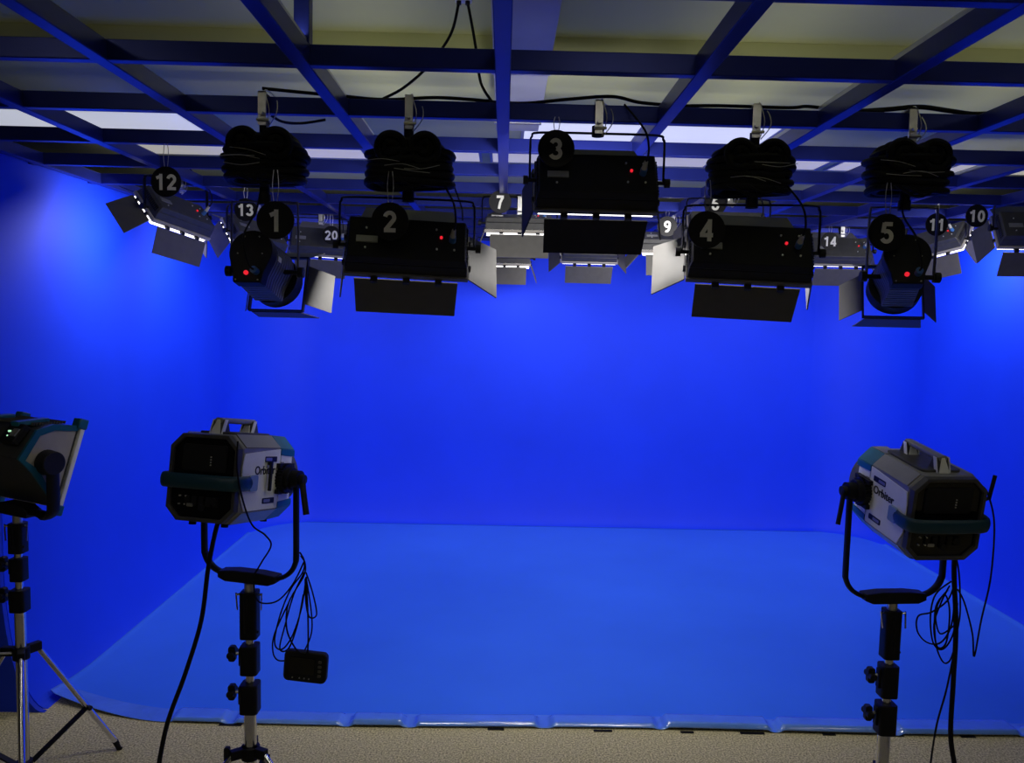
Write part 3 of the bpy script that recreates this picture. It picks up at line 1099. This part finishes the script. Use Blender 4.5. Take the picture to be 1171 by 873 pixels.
    b.build('rear_handle', 'tealdark', t)
    for s in (-1, 1):
        MB(T).rbox((s * (hx + .010), -.225, -.012), (.012, .05, .06), .008, axis='x').build('handle_end', 'clear', t)
    # top handle
    b = MB(T)
    b.rbox((0, -.125, hz + .052), (.034, .235, .022), .008, axis='y')
    b.build('top_handle', 'steel', t, bevel=.004)
    for yv, s in ((-.225, -1), (-.025, 1)):
        b = MB(T)
        P_ = [(-.024, yv - .032, hz), (-.024, yv + .032, hz), (-.024, yv + .012, hz + .055), (-.024, yv - .012, hz + .055)]
        b.prism(P_, (.048, 0, 0))
        b.build('handle_foot', 'charcoal', t, bevel=.003)
        for sx in (-1, 1):
            P_ = [(sx * .0245, yv - .034, hz), (sx * .0245, yv - .014, hz), (sx * .0245, yv + .006, hz + .056), (sx * .0245, yv - .014, hz + .056)]
            MB(T).prism(P_, (sx * .003, 0, 0)).build('handle_trim', 'white', t)
        b = MB(T)
        P_ = [(-.022, yv - .0335, hz), (.022, yv - .0335, hz), (.006, yv - .0145, hz + .056), (-.006, yv - .0145, hz + .056)]
        b.prism(P_, (0, -.003, 0)).build('handle_trim', 'white', t)
    b = MB(T)
    b.rbox((0, -.12, hz + .004), (.16, .26, .010), .02, axis='z')
    b.build('top_plate', 'charcoal', t, bevel=.003)
    # feet
    for (x, y) in ((-.07, -.25), (.07, -.25), (-.07, .02), (.07, .02)):
        MB(T).cyl((x, y, -hz + .004), (x, y, -hz - .016), .014, n=12).build('rubber_foot', 'rubber', t)
    # front barrel and lens
    MB(T).ring((0, .085, 0), (0, .15, 0), .142, .118, n=40).build('lens_barrel', 'charcoal', t, bevel=.003)
    MB(T).cyl((0, .095, 0), (0, .11, 0), .12, n=40).build('lens', 'lens', t)
    # pivots
    for s in (-1, 1):
        b = MB(T)
        N = 28
        P_ = []
        for k in range(N * 2):
            rr = .062 if k % 2 else .055
            an = PI * k / N
            P_.append((s * (hx + .004), rr * math.cos(an), rr * math.sin(an)))
        b.prism(P_, (s * .026, 0, 0))
        b.cyl((s * (hx + .030), 0, 0), (s * (hx + .05), 0, 0), .046, n=28)
        b.box((s * (hx + .012), .0, .052), (.02, .11, .018))
        b.box((s * (hx + .012), .0, -.052), (.02, .11, .018))
        b.build('pivot_hub', 'plastic', t)
        Zp = Matrix.Translation((0, 0, zp)) @ Zr
        lv = MB(Zp).cyl((s * (hx + .05), 0, 0), (s * (hx + .105), 0, 0), .024, .020, n=16)
        lv.tube([(s * (hx + .095), 0, .004), (s * (hx + .103), -.012, -.03), (s * (hx + .128), -.03, -.135)], (.013, .009), n=10, smooth=4)
        lv.build('lock_lever', 'plastic', t)
        MB(Zp).cyl((s * (hx + .045), 0, 0), (s * (hx + .085), 0, 0), .036, n=24).build('yoke_boss', 'black', t)
    # yoke
    yw = hx + .066
    rr = .10
    pts = [(-yw, 0, zp)] + [(-yw, 0, zp * f_) for f_ in (.85, .6)] + [(-yw, 0, rr + .02)]
    for k in range(1, 6):
        a = R(90 * k / 6)
        pts.append((-yw + rr - rr * math.cos(a), 0, .022 + rr - rr * math.sin(a)))
    pts.append((-yw + rr, 0, .022))
    pts += [(-x, y, z) for x, y, z in pts[::-1]]
    MB(Zr).tube(pts, (.019, .010), n=10, smooth=3, flat=(0, 1, 0)).build('yoke', 'black', t)
    b = MB(Zr)
    P_ = [(-.135, -.03, .008), (-.10, -.03, -.006), (.10, -.03, -.006), (.135, -.03, .008), (.135, -.03, .036), (.06, -.03, .044), (-.06, -.03, .044), (-.135, -.03, .036)]
    b.prism(P_, (0, .06, 0))
    b.build('yoke_base', 'plastic', t, bevel=.004)
    if antenna:
        b = MB(T)
        b.cyl((hx + .02, -.27, .06), (hx + .035, -.28, .075), .006, n=8)
        b.cyl((hx + .035, -.28, .07), (hx + .048, -.275, .165), .0075, n=10)
        b.build('antenna', 'plastic', t)
    else:
        b = MB(T)
        b.cyl((hx + .006, -.118, .062), (hx + .020, -.118, .062), .007, n=8)
        b.rbox((hx + .018, -.118, .012), (.010, .012, .115), .003, axis='x')
        b.build('antenna', 'plastic', t)
    return t, T, Zr, zp


sL = big_spot((pL.x, YS), zat(335, 545, YS), ZL(664), 15, 9, 'white and teal spotlight on the left stand, side lettering half covered by a lever')
sR = big_spot((pR.x, YS), zat(985, 562, YS) + .005, ZR(687), -5, -8, 'white and teal spotlight on the right stand, lettering clear and antenna behind', antenna=True)


# ------------------------------------------------------------------ soft panel at the left edge
def edge_lamp():
    psi = 27
    zy = ZK(588)
    t = thing('softlight', 'wide soft lamp with teal corners at the left edge, cut by the frame', 'softlight', (pK.x, YK, zy), 0)
    zp = .250
    T = Matrix.Translation((0, 0, zp)) @ Matrix.Rotation(-R(psi), 4, 'Z') @ Matrix.Rotation(-R(19), 4, 'X')
    H = .205
    sec = [(.105, .18), (.105, -.18), (.045, -.135), (-.05, -.055), (-.125, -.01), (-.085, .12), (-.02, .16)]
    MB(T).prism([(-H, y, z) for y, z in sec], (2 * H, 0, 0)).build('lamp_body', 'charcoal', t, bevel=.004)
    for s in (-1, 1):
        inner = [(.09, .155), (.09, -.15), (.04, -.105), (-.03, -.035), (-.095, -.01), (-.065, .10), (-.01, .135)]
        MB(T).prism([(s * H, y, z) for y, z in inner], (s * .006, 0, 0)).build('end_panel', 'lip', t)
        b = MB(T)
        V = []
        for off, L in ((0, sec), (s * .014, sec), (s * .014, inner), (0, inner)):
            V.append([b.v((s * H + off, y * 1.01, z * 1.01)) for y, z in L])
        n = len(sec)
        for i in range(1, n):
            j = (i + 1) % n
            for k in range(4):
                b.face([V[k][i], V[k][j], V[(k + 1) % 4][j], V[(k + 1) % 4][i]])
        for k4 in (1, 0):
            b.face([V[k][k4] for k in range(4)])
        b.build('end_trim', 'teal', t)
        MB(T).box((s * (H + .004), .112, 0), (.03, .02, .40)).build('front_edge', 'white', t, bevel=.003)
        for zz in (-1, 1):
            MB(T).box((s * (H + .0), .105, zz * .19), (.05, .045, .045)).build('corner_cap', 'teal', t, bevel=.006)
    MB(T).box((0, .106, 0), (2 * H - .02, .006, .36)).build('diffuser', 'off', t)
    b = MB(T)
    for k in range(12):
        b.box((0, -.07 + k * .012, .146 + k * .0035), (2 * H - .08, .004, .012))
    b.build('cooling_fins', 'grey', t)
    for x in (.12, -.12):
        MB(T).box((x, -.06, .155), (.05, .14, .02), rot=Matrix.Rotation(R(20), 3, 'X')).build('bracket', 'teal', t, bevel=.004)
    MB(T).box((.13, -.118, .09), (.10, .03, .09), rot=Matrix.Rotation(R(-22), 3, 'X')).build('control_box', 'plastic', t, bevel=.004)
    b = MB(T)
    for z in (.10, .08):
        b.cyl((.12, -.13, z), (.12, -.14, z - .002), .004, n=8)
    b.build('indicator_light', 'green', t)
    MB(T).box((.155, -.132, .095), (.035, .012, .035), rot=Matrix.Rotation(R(-22), 3, 'X')).build('display', 'plate', t)
    Zr = Matrix.Rotation(-R(psi), 4, 'Z')
    yw = H + .045
    for s in (-1, 1):
        MB(T).cyl((s * (H + .004), 0, 0), (s * (H + .06), 0, 0), .055, .05, n=24).build('pivot_hub', 'plastic', t, bevel=.004)
    pts = [(-yw, 0, zp), (-yw, 0, .08), (-yw + .01, 0, .035), (-yw + .05, 0, .012), (-.16, 0, .022), (0, 0, .024), (.16, 0, .022), (yw - .05, 0, .012), (yw - .01, 0, .035), (yw, 0, .08), (yw, 0, zp)]
    MB(Zr).tube(pts, (.030, .013), n=10, smooth=4, flat=(0, 1, 0)).build('yoke', 'black', t)
    MB(Zr).prism([(-.11, -.035, .0), (.11, -.035, .0), (.12, -.035, .03), (.07, -.035, .05), (-.07, -.035, .05), (-.12, -.035, .03)], (0, .07, 0)).build('yoke_base', 'plastic', t, bevel=.004)


edge_lamp()

# ------------------------------------------------------------------ cables and controllers at the stands
Yc = 3.10
loose('power_cable', [at(254, 588, 2.93), at(247, 605, 2.95), at(238, 650, 3.0), at(230, 710, 3.0), at(212, 770, 2.96), at(192, 825, 2.9), at(182, 872, 2.85), at(178, 905, 2.8)], .009,
      'thick black cable hanging from the left spotlight to the carpet')
loose('control_cable', [at(272, 505, 2.90), at(271, 535, 2.885), at(277, 570, 2.9), at(288, 600, 3.0), at(303, 612, 3.05), at(310, 624, 3.1), at(300, 642, 3.15), at(289, 660, 3.19)], .0035,
      'thin black cable looping below the left spotlight')
loose('control_cable', [at(290, 664, 3.19), at(292, 682, 3.18), at(300, 690, 3.2), at(318, 687, 3.22), at(335, 668, 3.24), at(348, 642, 3.24)], .0035,
      'thin black cable from the left stand head to its hanging loops')


def loops(label, strands, r=.0035, name='hanging_cable'):
    c = Vector(strands[0][0])
    b = MB()
    for s in strands:
        b.tube([Vector(p) - c for p in s], r, n=6, smooth=6)
    o = b.build(name, 'rubber')
    o.location = c
    return tag(o, label, 'cable')


Y0 = 3.20
g = lambda pts, y=Y0: [at(px, py, y + .012 * math.sin(i * 1.7)) for i, (px, py) in enumerate(pts)]
loops('thin black cable looped on the left yoke above its controller', [
    g([(343, 632), (348, 642), (346, 655), (332, 675), (320, 705), (314, 735), (322, 743), (334, 728), (345, 695), (350, 660)]),
    g([(348, 655), (336, 680), (326, 715), (320, 742), (330, 742), (340, 715), (347, 680)], 3.21),
    g([(350, 655), (358, 680), (362, 703), (354, 706), (350, 690), (349, 662)], 3.19),
    g([(344, 636), (349, 645), (347, 660), (330, 690), (328, 720), (338, 742), (347, 748), (352, 743), (352, 700), (350, 660)], 3.185),
    g([(350, 660), (356, 700), (356, 725), (347, 747)], 3.22),
    g([(330, 690), (314, 725), (312, 745), (317, 755), (327, 756)], 3.23)])
p = at(350, 762, 3.20)
t = thing('controller', 'black handheld controller hanging by its cable beside the left stand', 'controller', p, R(-4))
Tm = Matrix.Rotation(R(4), 4, 'Y')
MB(Tm).rbox((0, 0, 0), (.182, .03, .13), .022, axis='y').build('controller_body', 'plastic', t, bevel=.005)
MB(Tm).rbox((-.012, -.0165, .006), (.105, .004, .07), .004).build('screen', 'screen', t)
b = MB(Tm)
for z in (.03, .01, -.01, -.03):
    b.rbox((.062, -.0175, z), (.014, .006, .010), .003)
b.build('buttons', 'grey', t)
b = MB(Tm)
for x in (-.05, -.02, .0, .02):
    b.cyl((x, -.014, -.047), (x, -.018, -.047), .003, n=8)
b.build('small_buttons', 'plate', t)

loops('thin black cable coiled in loops beside the right stand', [
    g([(1090, 640), (1092, 660), (1085, 685), (1066, 700), (1050, 705), (1049, 722), (1060, 735), (1076, 735), (1088, 715), (1092, 680)]),
    g([(1088, 665), (1070, 680), (1064, 705), (1067, 735), (1078, 743), (1090, 725), (1095, 690)], 3.21),
    g([(1086, 670), (1076, 690), (1068, 715), (1072, 740), (1082, 735), (1086, 700), (1080, 680), (1070, 700), (1075, 725), (1092, 715)], 3.19),
    g([(1084, 675), (1070, 695), (1070, 735), (1078, 757), (1086, 756), (1092, 740)], 3.22),
    g([(1094, 640), (1097, 660), (1098, 700), (1094, 725)], 3.18)])
loose('power_cable', [at(1087, 600, 3.02), at(1091, 625, 3.06), at(1091, 660, 3.12), at(1093, 720, 3.14), at(1090, 780, 3.14), at(1087, 840, 3.14), at(1092, 880, 3.12), at(1093, 915, 3.08)], .010,
      'thick black cable hanging straight down beside the right stand')
loose('control_cable', [at(1090, 752, 3.16), at(1082, 790, 3.16), at(1071, 830, 3.14), at(1064, 875, 3.1), at(1062, 905, 3.05)], .004,
      'thin black cable slanting to the carpet beside the right stand')
loose('control_cable', [at(1123, 556, 2.95), at(1130, 566, 2.96), at(1137, 600, 3.0), at(1133, 660, 3.05), at(1122, 710, 3.1), at(1114, 751, 3.12), at(1112, 725, 3.13), at(1103, 690, 3.15), at(1095, 674, 3.17)], .0035,
      'thin black cable bowing out right from the right spotlight and back')
